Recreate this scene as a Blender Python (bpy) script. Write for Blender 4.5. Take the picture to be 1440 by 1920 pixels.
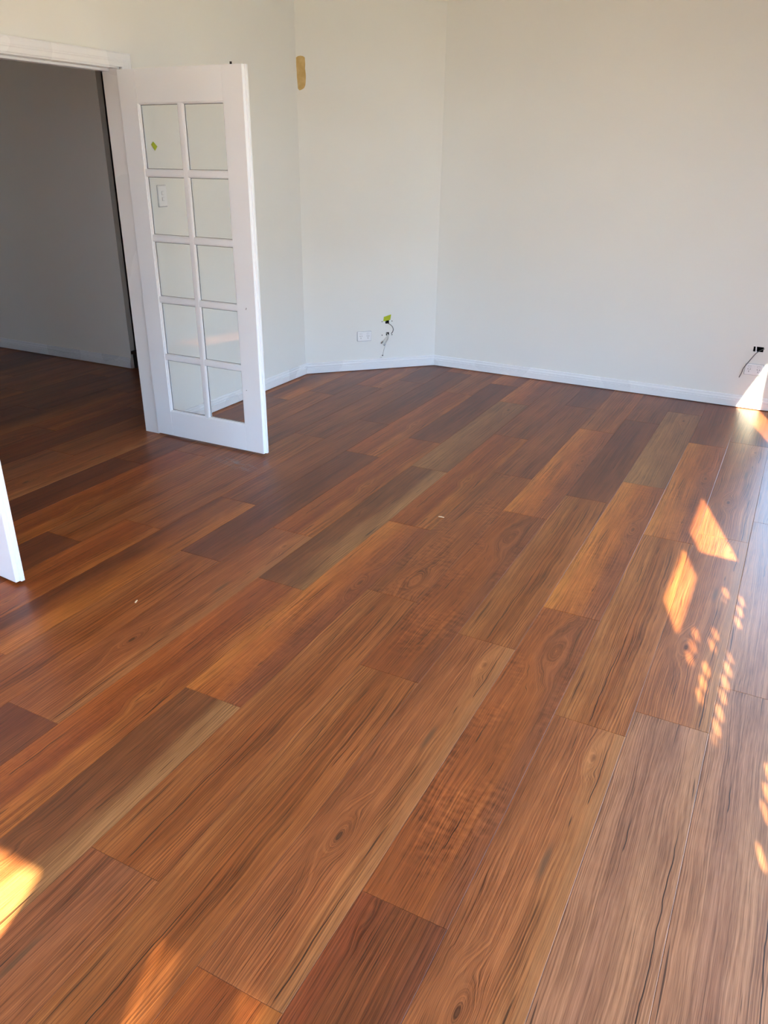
import bpy, bmesh, math, random
from mathutils import Vector, Matrix

random.seed(7)
SC = bpy.context.scene
COL = SC.collection
for o in list(bpy.data.objects):
    bpy.data.objects.remove(o, do_unlink=True)

# ------------------------------------------------------------------ camera
FPX, PITCH, ROLL, YAW, CAM_H = 1459.86, 0.42915566, -0.01087471, 0.47497919, 1.63592
def cam_axes():
    c, s = math.cos(PITCH), math.sin(PITCH)
    fwd, down, right = Vector((0, c, -s)), Vector((0, -s, -c)), Vector((1, 0, 0))
    cr, sr = math.cos(ROLL), math.sin(ROLL)
    r2, d2 = cr*right + sr*down, -sr*right + cr*down
    n = Vector((math.cos(YAW), -math.sin(YAW), 0)); e = Vector((math.sin(YAW), math.cos(YAW), 0))
    w = lambda v: Vector((v.dot(n), v.dot(e), v.z))
    return w(r2), w(-d2), w(-fwd)
r_, u_, b_ = cam_axes()
cam_data = bpy.data.cameras.new('camera')
cam_data.sensor_fit = 'VERTICAL'; cam_data.sensor_height = 24.0
cam_data.lens = 24.0*FPX/1920.0
cam_data.clip_start = 0.05; cam_data.clip_end = 300
cam = bpy.data.objects.new('camera', cam_data); COL.objects.link(cam)
M4 = Matrix((r_, u_, b_)).transposed().to_4x4(); M4.translation = (0, 0, CAM_H)
cam.matrix_world = M4
SC.camera = cam

# ------------------------------------------------------------------ world, sun, exposure
SUN_DIR = Vector((-0.43, 1.25, -1.0)).normalized()
world = bpy.data.worlds.new('sky'); SC.world = world; world.use_nodes = True
wt = world.node_tree; wt.nodes.clear()
# clear blue sky: paler and brighter towards the horizon all round
SKY_STRENGTH = 5.6
tc = wt.nodes.new('ShaderNodeTexCoord'); sp = wt.nodes.new('ShaderNodeSeparateXYZ'); rp = wt.nodes.new('ShaderNodeValToRGB')
rp.color_ramp.elements[0].position = 0.0; rp.color_ramp.elements[0].color = (0.66, 0.82, 1.0, 1)
rp.color_ramp.elements[1].position = 1.0; rp.color_ramp.elements[1].color = (0.16, 0.36, 0.85, 1)
el = rp.color_ramp.elements.new(0.35); el.color = (0.36, 0.62, 1.0, 1)
bgn = wt.nodes.new('ShaderNodeBackground'); bgn.inputs['Strength'].default_value = SKY_STRENGTH
won = wt.nodes.new('ShaderNodeOutputWorld')
wt.links.new(tc.outputs['Generated'], sp.inputs[0]); wt.links.new(sp.outputs[2], rp.inputs[0])
wt.links.new(rp.outputs[0], bgn.inputs[0]); wt.links.new(bgn.outputs[0], won.inputs[0])

sun_data = bpy.data.lights.new('sun', 'SUN'); sun_data.energy = 26.0
sun_data.angle = math.radians(0.53); sun_data.color = (1.0, 0.93, 0.66)
sun = bpy.data.objects.new('sun', sun_data); COL.objects.link(sun)
sun.rotation_euler = SUN_DIR.to_track_quat('-Z', 'Y').to_euler(); sun.location = (3, -8, 7)

SC.view_settings.view_transform = 'Standard'; SC.view_settings.look = 'None'
SC.view_settings.gamma = 1.0; SC.view_settings.use_curve_mapping = False
SC.view_settings.exposure = 1.40
SC.cycles.use_denoising = True
SC.cycles.max_bounces = 7; SC.cycles.diffuse_bounces = 4; SC.cycles.glossy_bounces = 2
SC.cycles.transparent_max_bounces = 12; SC.cycles.caustics_reflective = False; SC.cycles.caustics_refractive = False
SC.cycles.sample_clamp_indirect = 12.0

# ------------------------------------------------------------------ plan (metres; boards run along Y)
XL, XLB = -3.456, -3.566          # face and back of the wall with the doors
XS, XSO = 0.61, 0.67              # wall with the shaded windows, right of the camera
YB, YBO = -1.70, -1.78            # wall behind the camera
ZC = 2.74                         # ceiling
DOOR_Y0, DOOR_Y1, DOOR_Z = 1.905, 3.56, 2.045
PA, PB = (XL, 5.292), (-2.662, 6.088)          # the angled wall
PR0, PR1 = (-2.662, 6.088), (0.67, 6.030)      # the right wall
HY, HX = 4.725, -4.805                          # hall wall and its corner

# ------------------------------------------------------------------ helpers
def lin(c):
    f = lambda v: v/12.92 if v <= 0.04045 else ((v+0.055)/1.055)**2.4
    return tuple(f(x/255.0) for x in c)

def mesh_obj(name, verts, faces, mat, parent=None, smooth=False, loc=None):
    me = bpy.data.meshes.new(name); me.from_pydata([tuple(v) for v in verts], [], faces); me.update()
    bm = bmesh.new(); bm.from_mesh(me); bmesh.ops.recalc_face_normals(bm, faces=bm.faces); bm.to_mesh(me); bm.free()
    if smooth:
        for p in me.polygons: p.use_smooth = True
    if mat: me.materials.append(mat)
    o = bpy.data.objects.new(name, me); COL.objects.link(o)
    if loc: o.location = loc
    if parent: o.parent = parent
    return o

class MB:
    """collects shapes that make up ONE part"""
    def __init__(self): self.v, self.f = [], []
    def add(self, verts, faces):
        n = len(self.v); self.v += [tuple(x) for x in verts]; self.f += [tuple(i+n for i in q) for q in faces]; return self
    def box(self, a, b):
        x0, x1 = sorted((a[0], b[0])); y0, y1 = sorted((a[1], b[1])); z0, z1 = sorted((a[2], b[2]))
        return self.add([(x0,y0,z0),(x1,y0,z0),(x1,y1,z0),(x0,y1,z0),(x0,y0,z1),(x1,y0,z1),(x1,y1,z1),(x0,y1,z1)],
                        [(0,3,2,1),(4,5,6,7),(0,1,5,4),(1,2,6,5),(2,3,7,6),(3,0,4,7)])
    def prism(self, prof, p0, ax, au, av, length):
        """profile points (u,v) swept along ax"""
        p0, ax, au, av = Vector(p0), Vector(ax), Vector(au), Vector(av)
        n = len(prof); vs = [p0+au*u+av*v for u, v in prof] + [p0+ax*length+au*u+av*v for u, v in prof]
        return self.add(vs, [tuple(range(n))[::-1], tuple(range(n, 2*n))] + [(i, (i+1) % n, n+(i+1) % n, n+i) for i in range(n)])
    def prof2(self, prof, p0, p1, au, av, cut0=None, cut1=None):
        """profile swept from p0 to p1 with a slanted (mitred) cut: extra travel per unit of u / v at either end"""
        p0, p1, au, av = Vector(p0), Vector(p1), Vector(au), Vector(av)
        ax = (p1-p0).normalized(); n = len(prof); c0, c1 = cut0 or (0, 0), cut1 or (0, 0)
        vs = [p0+au*u+av*v+ax*(c0[0]*u+c0[1]*v) for u, v in prof] + [p1+au*u+av*v+ax*(c1[0]*u+c1[1]*v) for u, v in prof]
        return self.add(vs, [tuple(range(n))[::-1], tuple(range(n, 2*n))] + [(i, (i+1) % n, n+(i+1) % n, n+i) for i in range(n)])
    def tube(self, pts, r, seg=8):
        pts = [Vector(p) for p in pts]; rings = []
        for i, p in enumerate(pts):
            t = (pts[min(i+1, len(pts)-1)]-pts[max(i-1, 0)]).normalized()
            a = t.cross(Vector((0, 0, 1)));  a = a if a.length > 1e-3 else t.cross(Vector((1, 0, 0)))
            a.normalize(); b = t.cross(a)
            rr = r[i] if isinstance(r, (list, tuple)) else r
            rings.append([p+(a*math.cos(k*2*math.pi/seg)+b*math.sin(k*2*math.pi/seg))*rr for k in range(seg)])
        vs = [v for q in rings for v in q]; fs = []
        for i in range(len(rings)-1):
            for k in range(seg):
                fs.append((i*seg+k, i*seg+(k+1) % seg, (i+1)*seg+(k+1) % seg, (i+1)*seg+k))
        fs.append(tuple(range(seg))[::-1]); fs.append(tuple(range((len(rings)-1)*seg, len(rings)*seg)))
        return self.add(vs, fs)
    def build(self, name, mat, parent=None, smooth=False, bevel=0, seg=2, loc=None):
        o = mesh_obj(name, self.v, self.f, mat, parent, smooth, loc)
        if bevel:
            m = o.modifiers.new('bevel', 'BEVEL'); m.width = bevel; m.segments = seg; m.limit_method = 'ANGLE'; m.angle_limit = math.radians(40)
        return o

def empty(name, loc=(0, 0, 0), rz=0):
    o = bpy.data.objects.new(name, None); COL.objects.link(o); o.location = loc; o.rotation_euler = (0, 0, rz)
    o.empty_display_size = 0.05
    return o
def tag(o, label=None, cat=None, group=None, kind=None):
    if label: o['label'] = label
    if cat: o['category'] = cat
    if group: o['group'] = group
    if kind: o['kind'] = kind
    return o
def struct(o, label, cat): return tag(o, label, cat, None, 'structure')
def smooth_curve(pts, n=8):
    out = []; P = [Vector(p) for p in pts]; P = [2*P[0]-P[1]]+P+[2*P[-1]-P[-2]]
    for i in range(1, len(P)-2):
        for k in range(n):
            t = k/n; a, b, c, d = P[i-1], P[i], P[i+1], P[i+2]
            out.append(0.5*((2*b)+(c-a)*t+(2*a-5*b+4*c-d)*t*t+(3*b-a-3*c+d)*t**3))
    return out+[P[-2]]

# ------------------------------------------------------------------ materials
class NT:
    def __init__(self, name):
        self.m = bpy.data.materials.new(name); self.m.use_nodes = True
        self.t = self.m.node_tree; self.t.nodes.clear()
        self.out = self.t.nodes.new('ShaderNodeOutputMaterial')
    def put(self, sock, v):
        if v is None: return
        if isinstance(v, bpy.types.NodeSocket): self.t.links.new(v, sock)
        elif hasattr(sock.default_value, '__len__') and not hasattr(v, '__len__'): sock.default_value = [v]*len(sock.default_value)
        elif hasattr(v, '__len__') and len(sock.default_value) == 4 and len(v) == 3: sock.default_value = (*v, 1)
        else: sock.default_value = v
    def math(self, op, a, b=None, c=None, clamp=False):
        n = self.t.nodes.new('ShaderNodeMath'); n.operation = op; n.use_clamp = clamp
        for i, v in enumerate((a, b, c)): self.put(n.inputs[i], v)
        return n.outputs[0]
    def add(self, a, b): return self.math('ADD', a, b)
    def sub(self, a, b): return self.math('SUBTRACT', a, b)
    def mul(self, a, b): return self.math('MULTIPLY', a, b)
    def xyz(self, x, y, z=0):
        n = self.t.nodes.new('ShaderNodeCombineXYZ')
        for i, v in enumerate((x, y, z)): self.put(n.inputs[i], v)
        return n.outputs[0]
    def sep(self, v):
        n = self.t.nodes.new('ShaderNodeSeparateXYZ'); self.put(n.inputs[0], v); return n.outputs
    def noise(self, vec, scale=1, detail=2, rough=0.5, dist=0):
        n = self.t.nodes.new('ShaderNodeTexNoise'); self.put(n.inputs['Vector'], vec)
        n.inputs['Scale'].default_value = scale; n.inputs['Detail'].default_value = detail
        n.inputs['Roughness'].default_value = rough; n.inputs['Distortion'].default_value = dist
        return n.outputs[0]
    def noise2(self, a, b, off=None, detail=1, rough=0.5):
        n = self.t.nodes.new('ShaderNodeTexNoise'); n.noise_dimensions = '2D'
        if off is not None: a, b = self.add(a, off), self.add(b, self.mul(off, 0.37))
        self.put(n.inputs['Vector'], self.xyz(a, b, 0)); n.inputs['Scale'].default_value = 1.0
        n.inputs['Detail'].default_value = detail; n.inputs['Roughness'].default_value = rough
        return n.outputs[0]
    def step(self, v, lo, hi):
        n = self.t.nodes.new('ShaderNodeMapRange'); n.interpolation_type = 'SMOOTHSTEP'
        self.put(n.inputs[0], v); self.put(n.inputs[1], lo); self.put(n.inputs[2], hi); n.inputs[3].default_value = 0; n.inputs[4].default_value = 1
        return n.outputs[0]
    def mix(self, f, a, b, mode='MIX'):
        n = self.t.nodes.new('ShaderNodeMix'); n.data_type = 'RGBA'; n.blend_type = mode
        self.put(n.inputs[0], f); self.put(n.inputs[6], a); self.put(n.inputs[7], b); return n.outputs[2]
    def attr(self, name, out='Fac'):
        n = self.t.nodes.new('ShaderNodeAttribute'); n.attribute_type = 'OBJECT'; n.attribute_name = name
        return n.outputs[out]
    def coord(self, which='Object'):
        n = self.t.nodes.new('ShaderNodeTexCoord'); return n.outputs[which]
    def bump(self, h, strength, dist):
        n = self.t.nodes.new('ShaderNodeBump'); self.put(n.inputs['Height'], h)
        n.inputs['Strength'].default_value = strength; n.inputs['Distance'].default_value = dist; return n.outputs[0]
    def bsdf(self, color, rough, spec=0.5, normal=None, metal=0, **kw):
        n = self.t.nodes.new('ShaderNodeBsdfPrincipled')
        self.put(n.inputs['Base Color'], color); self.put(n.inputs['Roughness'], rough)
        n.inputs['Specular IOR Level'].default_value = spec; n.inputs['Metallic'].default_value = metal
        if normal: self.put(n.inputs['Normal'], normal)
        for k, v in kw.items(): self.put(n.inputs[k], v)
        self.t.links.new(n.outputs[0], self.out.inputs[0]); return self.m

def paint(name, c, rough, bump=0.0, spec=0.4, var=0.02):
    t = NT(name); p = t.coord('Object')
    n1 = t.noise(p, 2.2, 1); n2 = t.noise(p, 160, 1, 0.6)
    col = t.mix(t.mul(n1, 1.0), [x*(1-var) for x in lin(c)], [min(1, x*(1+var)) for x in lin(c)])
    return t.bsdf(col, t.add(rough-0.05, t.mul(n1, 0.1)), spec, t.bump(n2, bump, 0.001) if bump else None)
def flat(name, c, rough=0.5, spec=0.5, metal=0):
    t = NT(name); n = t.noise(t.coord('Object'), 60, 2)
    col = t.mix(n, [x*0.93 for x in lin(c)], [min(1, x*1.06) for x in lin(c)])
    return t.bsdf(col, rough, spec, None, metal)
def glass(name, tint=(0.985, 0.985, 0.978), ior=1.5):
    t = NT(name)
    fr = t.t.nodes.new('ShaderNodeFresnel'); geo = t.t.nodes.new('ShaderNodeNewGeometry')
    t.put(fr.inputs[0], t.add(ior, t.mul(geo.outputs['Backfacing'], 1.0/ior-ior)))
    tr = t.t.nodes.new('ShaderNodeBsdfTransparent'); t.put(tr.inputs[0], tint)
    gl = t.t.nodes.new('ShaderNodeBsdfGlossy'); gl.inputs['Roughness'].default_value = 0.02
    mx = t.t.nodes.new('ShaderNodeMixShader')
    t.t.links.new(fr.outputs[0], mx.inputs[0]); t.t.links.new(tr.outputs[0], mx.inputs[1]); t.t.links.new(gl.outputs[0], mx.inputs[2])
    t.t.links.new(mx.outputs[0], t.out.inputs[0]); return t.m

M = {}
M['wall'] = paint('wall_paint', (235, 235, 232), 0.55, 0.10, 0.3)
M['ceiling'] = paint('ceiling_paint', (240, 238, 232), 0.7, 0.05, 0.2)
M['hallwall'] = paint('hall_paint', (246, 243, 238), 0.55, 0.10, 0.3)
M['trim'] = paint('trim_gloss_paint', (238, 240, 244), 0.28, 0.02, 0.5)
M['doorpaint'] = paint('door_paint', (237, 241, 248), 0.33, 0.03, 0.5)
M['plastic'] = paint('white_plastic', (240, 240, 242), 0.3, 0.0, 0.5, 0.005)
M['plastic_edge'] = paint('grey_plastic', (188, 190, 196), 0.4, 0.0, 0.5, 0.005)
M['black'] = flat('black_void', (10, 10, 12), 0.8, 0.1)
M['darkline'] = flat('dark_sealant', (60, 62, 62), 0.6)
M['tape'] = flat('green_tape', (176, 190, 24), 0.6)
M['cable_grey'] = flat('grey_cable', (86, 86, 90), 0.45)
M['cable_white'] = flat('white_cable', (222, 222, 218), 0.45)
M['metal'] = flat('dull_metal', (150, 150, 150), 0.35, 0.5, 1.0)
M['dark_metal'] = flat('dark_bolt', (52, 48, 46), 0.4, 0.5, 0.6)
M['glass'] = glass('door_glass')
M['wglass'] = glass('window_glass', (0.98, 0.99, 0.985))
M['alu'] = paint('window_frame_paint', (226, 226, 224), 0.4)
M['step'] = flat('dark_stained_timber', (38, 22, 16), 0.5)
M['ground'] = flat('pale_paving', (160, 147, 122), 0.9, 0.1)

def patch_mat():
    t = NT('filler_patch'); p = t.coord('Object')
    n = t.noise(p, 25, 4)
    col = t.mix(t.step(n, 0.3, 0.7), lin((198, 166, 108)), lin((212, 186, 132)))
    return t.bsdf(col, 0.85, 0.2, t.bump(n, 0.3, 0.002))
M['filler'] = patch_mat()
def blind_mat():
    t = NT('sun_mask_cloth'); p = t.coord('Object')
    n = t.noise(p, 300, 2)
    c = t.mix(n, lin((206, 200, 188)), lin((222, 216, 206)))
    d = t.t.nodes.new('ShaderNodeBsdfDiffuse'); t.put(d.inputs[0], c)
    r = t.t.nodes.new('ShaderNodeBsdfTranslucent'); t.put(r.inputs[0], c)
    mx = t.t.nodes.new('ShaderNodeMixShader'); mx.inputs[0].default_value = 0.12
    t.t.links.new(d.outputs[0], mx.inputs[1]); t.t.links.new(r.outputs[0], mx.inputs[2]); t.t.links.new(mx.outputs[0], t.out.inputs[0])
    return t.m
M['blind'] = blind_mat()
def screen_mat():  # see-through sheet that thins the sun of the added back window
    t = NT('sun_dimming_screen'); p = t.coord('Object')
    d = t.t.nodes.new('ShaderNodeBsdfDiffuse'); t.put(d.inputs[0], t.mix(t.noise(p, 40), (0.02, 0.02, 0.02), (0.04, 0.04, 0.04)))
    r = t.t.nodes.new('ShaderNodeBsdfTransparent')
    mx = t.t.nodes.new('ShaderNodeMixShader'); mx.inputs[0].default_value = 0.30
    t.t.links.new(d.outputs[0], mx.inputs[1]); t.t.links.new(r.outputs[0], mx.inputs[2]); t.t.links.new(mx.outputs[0], t.out.inputs[0])
    return t.m
M['screen'] = screen_mat()

def wood_mat():
    """printed spotted-gum plank: every plank carries its own colours, knots and cracks as object properties"""
    t = NT('spotted_gum_plank'); x, y, z = t.sep(t.coord('Object'))
    seed = t.attr('seed')
    S = t.mul(seed, 3.71)
    # slow wander of the grain
    w1 = t.noise2(t.mul(x, 5.0), t.mul(y, 0.8), S, 1)
    w2 = t.noise2(t.mul(x, 16.0), t.mul(y, 4.0), t.add(S, 5), 1)
    g = t.add(x, t.add(t.mul(t.sub(w1, 0.5), 0.05), t.mul(t.sub(w2, 0.5), 0.012)))
    knotdark = swirl = None; wob = t.noise2(t.mul(x, 22), t.mul(y, 9), S, 1)
    for nm in ('knot_a', 'knot_b'):
        kx, ky, ks = t.sep(t.attr(nm, 'Vector'))
        dx = t.sub(x, kx); dy = t.mul(t.sub(y, ky), 0.34)
        r = t.math('SQRT', t.add(t.mul(dx, dx), t.mul(dy, dy)))
        r = t.mul(r, t.add(0.72, t.mul(wob, 0.56)))
        m = t.mul(t.sub(1.0, t.step(r, 0.015, t.add(0.02, t.mul(0.05, ks)))), t.math('MINIMUM', ks, 1.0))
        g = t.add(t.mul(g, t.sub(1.0, m)), t.mul(t.add(r, kx), m))
        big = t.step(ks, 1.1, 1.2); swirl = t.mul(m, big) if swirl is None else swirl
        core = t.mul(t.sub(1.0, t.step(r, 0.001, 0.011)), t.mul(t.math('MINIMUM', t.mul(ks, 0.9), 1.0), t.sub(1.0, big)))
        knotdark = core if knotdark is None else t.math('MAXIMUM', knotdark, core)
    # colours across the board
    wide = t.noise2(t.mul(g, 9.0), t.mul(y, 0.9), t.add(S, 11), 1)
    tt = t.add(t.math('DIVIDE', t.add(g, 0.114), 0.228), t.mul(t.sub(wide, 0.5), 0.75))
    c = t.mix(t.step(tt, 0.12, 0.5), t.attr('c_left', 'Color'), t.attr('c_mid', 'Color'))
    c = t.mix(t.step(tt, 0.5, 0.88), c, t.attr('c_right', 'Color'))
    # streaks
    contrast = t.attr('stripe')
    s0 = t.noise2(t.mul(g, 24), t.mul(y, 0.35), t.add(S, 17), 1)
    s1 = t.noise2(t.mul(g, 125), t.mul(y, 0.5), t.add(S, 23), 2)
    s2 = t.noise2(t.mul(g, 330), t.mul(y, 1.8), t.add(S, 29), 1)
    s3 = t.noise2(t.mul(x, 820), t.mul(y, 14), t.add(S, 31), 1)
    v = t.add(1.0, t.mul(contrast, t.add(t.mul(t.sub(s1, 0.5), 1.45), t.mul(t.sub(s0, 0.5), 0.6))))
    v = t.add(v, t.mul(t.mul(t.sub(s0, 0.5), swirl), 2.6))
    v = t.add(v, t.mul(t.mul(t.sub(s2, 0.5), t.add(0.35, t.mul(w1, 2.0))), 1.0)); v = t.add(v, t.mul(t.sub(s3, 0.5), 1.0))
    v = t.add(v, t.mul(t.sub(w2, 0.5), 0.55)); v = t.add(v, t.mul(t.sub(wide, 0.5), 0.25))
    # curly figure
    rip = t.noise2(t.mul(g, 30), t.mul(y, 52), S, 1)
    ripm = t.mul(t.attr('ripple'), t.step(t.noise2(t.mul(x, 7), t.mul(y, 3.2), t.add(S, 41), 1), 0.42, 0.62))
    v = t.add(v, t.mul(t.mul(t.sub(rip, 0.5), 0.9), ripm))
    v = t.math('MAXIMUM', v, 0.15)
    c = t.mix(1.0, c, t.xyz(v, t.math('POWER', v, 1.12), t.math('POWER', v, 1.2)), 'MULTIPLY')
    c = t.mix(t.mul(t.mul(t.step(s0, 0.52, 0.66), contrast), 0.4), c, t.mix(1.0, c, (0.66, 0.50, 0.42), 'MULTIPLY'))
    # light sapwood strip on one edge, grey stain
    ex = t.add(x, t.mul(t.sub(w2, 0.5), 0.012))
    em = t.mul(t.step(ex, 0.082, 0.090), t.attr('edge'))
    c = t.mix(t.mul(em, 0.16), c, lin((200, 148, 108)))
    gx, gy, gs = t.sep(t.attr('stain', 'Vector'))
    dx = t.sub(t.add(x, t.mul(t.sub(s1, 0.5), 0.006)), gx); dy = t.mul(t.sub(y, gy), 0.14)
    gr = t.math('SQRT', t.add(t.mul(dx, dx), t.mul(dy, dy)))
    c = t.mix(t.mul(t.mul(t.sub(1.0, t.step(gr, 0.003, 0.014)), gs), 0.55), c, lin((88, 74, 62)))
    c = t.mix(t.mul(knotdark, 0.8), c, lin((58, 34, 24)))
    # gum veins: fine dark cracks at given places, and short flecks anywhere
    wig = t.mul(t.sub(t.noise2(S, t.mul(y, 9), None, 2), 0.5), 0.010)
    for nm in ('crack_a', 'crack_b'):
        cx, cy0, cy1 = t.sep(t.attr(nm, 'Vector'))
        d = t.math('ABSOLUTE', t.sub(t.add(x, wig), cx))
        along = t.mul(t.step(y, cy0, t.add(cy0, 0.02)), t.sub(1.0, t.step(y, t.sub(cy1, 0.14), cy1)))
        c = t.mix(t.mul(t.sub(1.0, t.step(d, 0.0005, 0.0021)), t.mul(along, 0.95)), c, lin((36, 20, 16)))
    fl = t.noise2(t.mul(g, 120), t.mul(y, 3.4), t.add(S, 47), 0)
    flm = t.noise2(t.mul(x, 14), t.mul(y, 2.4), t.add(S, 53), 1)
    c = t.mix(t.mul(t.mul(t.step(fl, 0.80, 0.86), t.step(flm, 0.5, 0.6)), 0.8), c, lin((46, 26, 20)))
    h = s3
    rough = t.add(0.30, t.mul(s3, 0.16))
    c = t.mix(1.0, c, (0.76, 0.70, 0.51), 'MULTIPLY')
    return t.bsdf(c, rough, 0.42, t.bump(h, 0.22, 0.0006))
M['wood'] = wood_mat()
M['subfloor'] = flat('underlay', (30, 22, 18), 0.9, 0.1)

# ------------------------------------------------------------------ floor: one plank = one object
W, L, X0 = 0.228, 1.5, 0.0282
GAP, BEV, TH = 0.00035, 0.0011, 0.010
floor = MB().box((-7.7, -1.9, -0.06), (0.8, 7.2, -0.0105)).build('floor', M['subfloor'])
struct(floor, 'reddish brown timber plank floor running through room and hallway', 'floor')

def plank_mesh(y0, y1, xa=-W/2, xb=W/2):
    a, b, c, d = xa+GAP, xb-GAP, y0+GAP, y1-GAP
    vs = []
    for (i, z) in ((0, -TH), (0, -BEV*0.6), (BEV, 0.0)):
        vs += [(a+i, c+i, z), (b-i, c+i, z), (b-i, d-i, z), (a+i, d-i, z)]
    fs = [(8, 9, 10, 11)]
    for r in (0, 4):
        for k in range(4): fs.append((r+k, r+(k+1) % 4, r+4+(k+1) % 4, r+4+k))
    me = bpy.data.meshes.new('plank'); me.from_pydata(vs, [], fs); me.update(); me.materials.append(M['wood'])
    return me

def T(cl, cm, cr, seed, stripe=0.5, ripple=0.0, edge=0.0, ka=(0, -9, 0), kb=(0, -9, 0), stain=(0, -9, 0), ca=(0, -9, -8), cb=(0, -9, -8)):
    return dict(c_left=lin(cl), c_mid=lin(cm), c_right=lin(cr), seed=seed, stripe=stripe, ripple=ripple, edge=edge,
                knot_a=ka, knot_b=kb, stain=stain, crack_a=ca, crack_b=cb)
PRINT = {
 'A': T((154,90,56), (162,96,60), (164,102,64), 1.0, .50, .10, 1.0, (-.02,.46,1.0), (.05,1.36,.55), (.03,.92,1.0), (.082,.005,.42), (.078,1.16,1.5)),
 'B': T((156,86,48), (158,88,48), (138,78,50), 2.3, .42, .9, 0.0, (.02,1.22,1.5), (0,-9,0), (0,-9,0), (.015,.20,.42), (-.06,.62,.80)),
 'b': T((140,82,50), (150,86,50), (150,86,50), 2.9, .42, 1.0, 0.0, (.03,.16,1.4), (0,-9,0), (0,-9,0), (.10,.02,.2), (0,-9,-8)),
 'C': T((124,74,46), (132,80,52), (160,114,80), 3.7, .30, .0, 0.0, (-.05,.75,.5), (0,-9,0), (0,-9,0), (.03,.95,1.1), (0,-9,-8)),
 'D': T((192,118,60), (176,100,52), (140,78,50), 4.1, .35, .4, 0.0, (.06,.9,.9), (0,-9,0), (0,-9,0), (.03,.20,.36), (.095,.62,.75)),
 'd': T((122,68,44), (152,88,48), (186,114,58), 4.9, .40, .2, 0.0, (0,-9,0), (0,-9,0), (0,-9,0), (.05,.9,1.25), (0,-9,-8)),
 'E': T((160,98,58), (150,86,46), (160,94,54), 5.5, .85, .1, 0.0, (0,-9,0), (0,-9,0), (0,-9,0), (-.005,.01,.55), (-.05,1.0,1.25)),
 'F': T((122,68,48), (114,62,44), (130,74,50), 6.2, .35, .0, 0.0, (0,-9,0), (0,-9,0), (0,-9,0), (.02,.5,.66), (0,-9,-8)),
 'f': T((140,72,44), (132,72,42), (122,66,44), 6.8, .55, .3, 0.0, (-.06,1.45,.4), (0,-9,0), (0,-9,0), (.03,.2,.34), (0,-9,-8)),
 'G': T((158,96,66), (150,92,66), (172,104,66), 7.4, .60, .1, 0.0, (0,-9,0), (0,-9,0), (-.02,1.2,1.0), (.05,.3,.5), (0,-9,-8)),
 'H': T((172,96,50), (148,78,42), (176,106,56), 8.6, .48, .3, 0.0, (.03,.7,.7), (0,-9,0), (0,-9,0), (-.06,.2,.5), (.02,.62,.78)),
 'M': T((136,78,52), (146,86,54), (132,76,52), 9.1, .45, .2, 0.0, (0,-9,0), (0,-9,0), (0,-9,0), (.06,.9,1.2), (-.04,.3,.4)),
  'P': T((164,110,84), (154,102,80), (170,116,88), 9.4, .45, .1, 0.0, (0,-9,0), (0,-9,0), (0,-9,0), (.09,.1,1.1), (-.03,.9,1.1)),  # mauve-brown boards, also paled to paint in the light haze over them
 'O': T((162,114,78), (152,104,72), (138,90,62), 9.7, .40, .1, 0.0, (.02,1.32,.8), (0,-9,0), (0,-9,0), (.05,1.0,1.2), (0,-9,-8)),
}
# first joint of each measured row and the prints found along it: (row, start of a board) -> print
PHASE = {0: .96, -1: .69, -2: .55, -3: 1.178, -4: .837, -5: .49, -6: .965, -7: .10, -8: .83, -9: 1.265, -10: .865, -11: 1.44,
         -12: .99, -13: .715, -14: .37, -15: .10}
SEQ = {  # prints, the first board starting at PHASE - 1.5
 0: 'MPPPM', -1: 'EPAAM', -2: 'FAEDF', -3: 'fBDOF', -4: 'HAEFM', -5: 'MEBDE', -6: 'GEbMF', -7: 'ECDHM', -8: 'fHCOD',
 -9: 'FAHFD', -10: 'MEFHE', -11: 'EdMFH', -12: 'FHEMF', -13: 'dFEMH', -14: 'MFHEM', -15: 'EMFMd'}
full = plank_mesh(0, L)
rows = range(-34, 3)
for k in rows:
    xa, xb = X0+k*W, X0+(k+1)*W
    if xb < -7.6 or xa > XS: continue
    ph = PHASE.get(k, (k*0.617) % 1.5); seq = SEQ.get(k)
    hall_only = xb < XLB
    ymin, ymax = (-0.4 if hall_only else YB), (4.76 if hall_only else 6.12)
    n0 = -3
    for n in range(n0, 6):
        s = ph+(n-1)*L; e = s+L
        if e < ymin+0.03 or s > ymax-0.03: continue
        xm = (xa+xb)/2
        lim = ymax
        if xa < -2.66 and not hall_only: lim = min(lim, 6.10+(xb+2.66)+0.03)
        if s > lim-0.02: continue
        c0, c1 = max(s, ymin), min(e, lim)
        la, lb = -W/2, W/2
        if xb > XS: lb = XS-xm
        me = full if (c0 == s and c1 == e and lb == W/2) else plank_mesh(c0-s, c1-s, la, lb)
        o = bpy.data.objects.new('plank', me); COL.objects.link(o); o.parent = floor
        o.location = (xm, s, 0)
        key = seq[n] if seq and 0 <= n < len(seq) else random.choice('AABEEFMMHdGOf')
        pr = PRINT[key]; j = 1+random.uniform(-.05, .05)
        for kk, vv in pr.items():
            if kk[:2] == 'c_': o[kk] = [x*j for x in vv]
            elif kk == 'seed': o[kk] = float(vv)
            else: o[kk] = list(map(float, vv)) if hasattr(vv, '__len__') else float(vv)

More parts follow.
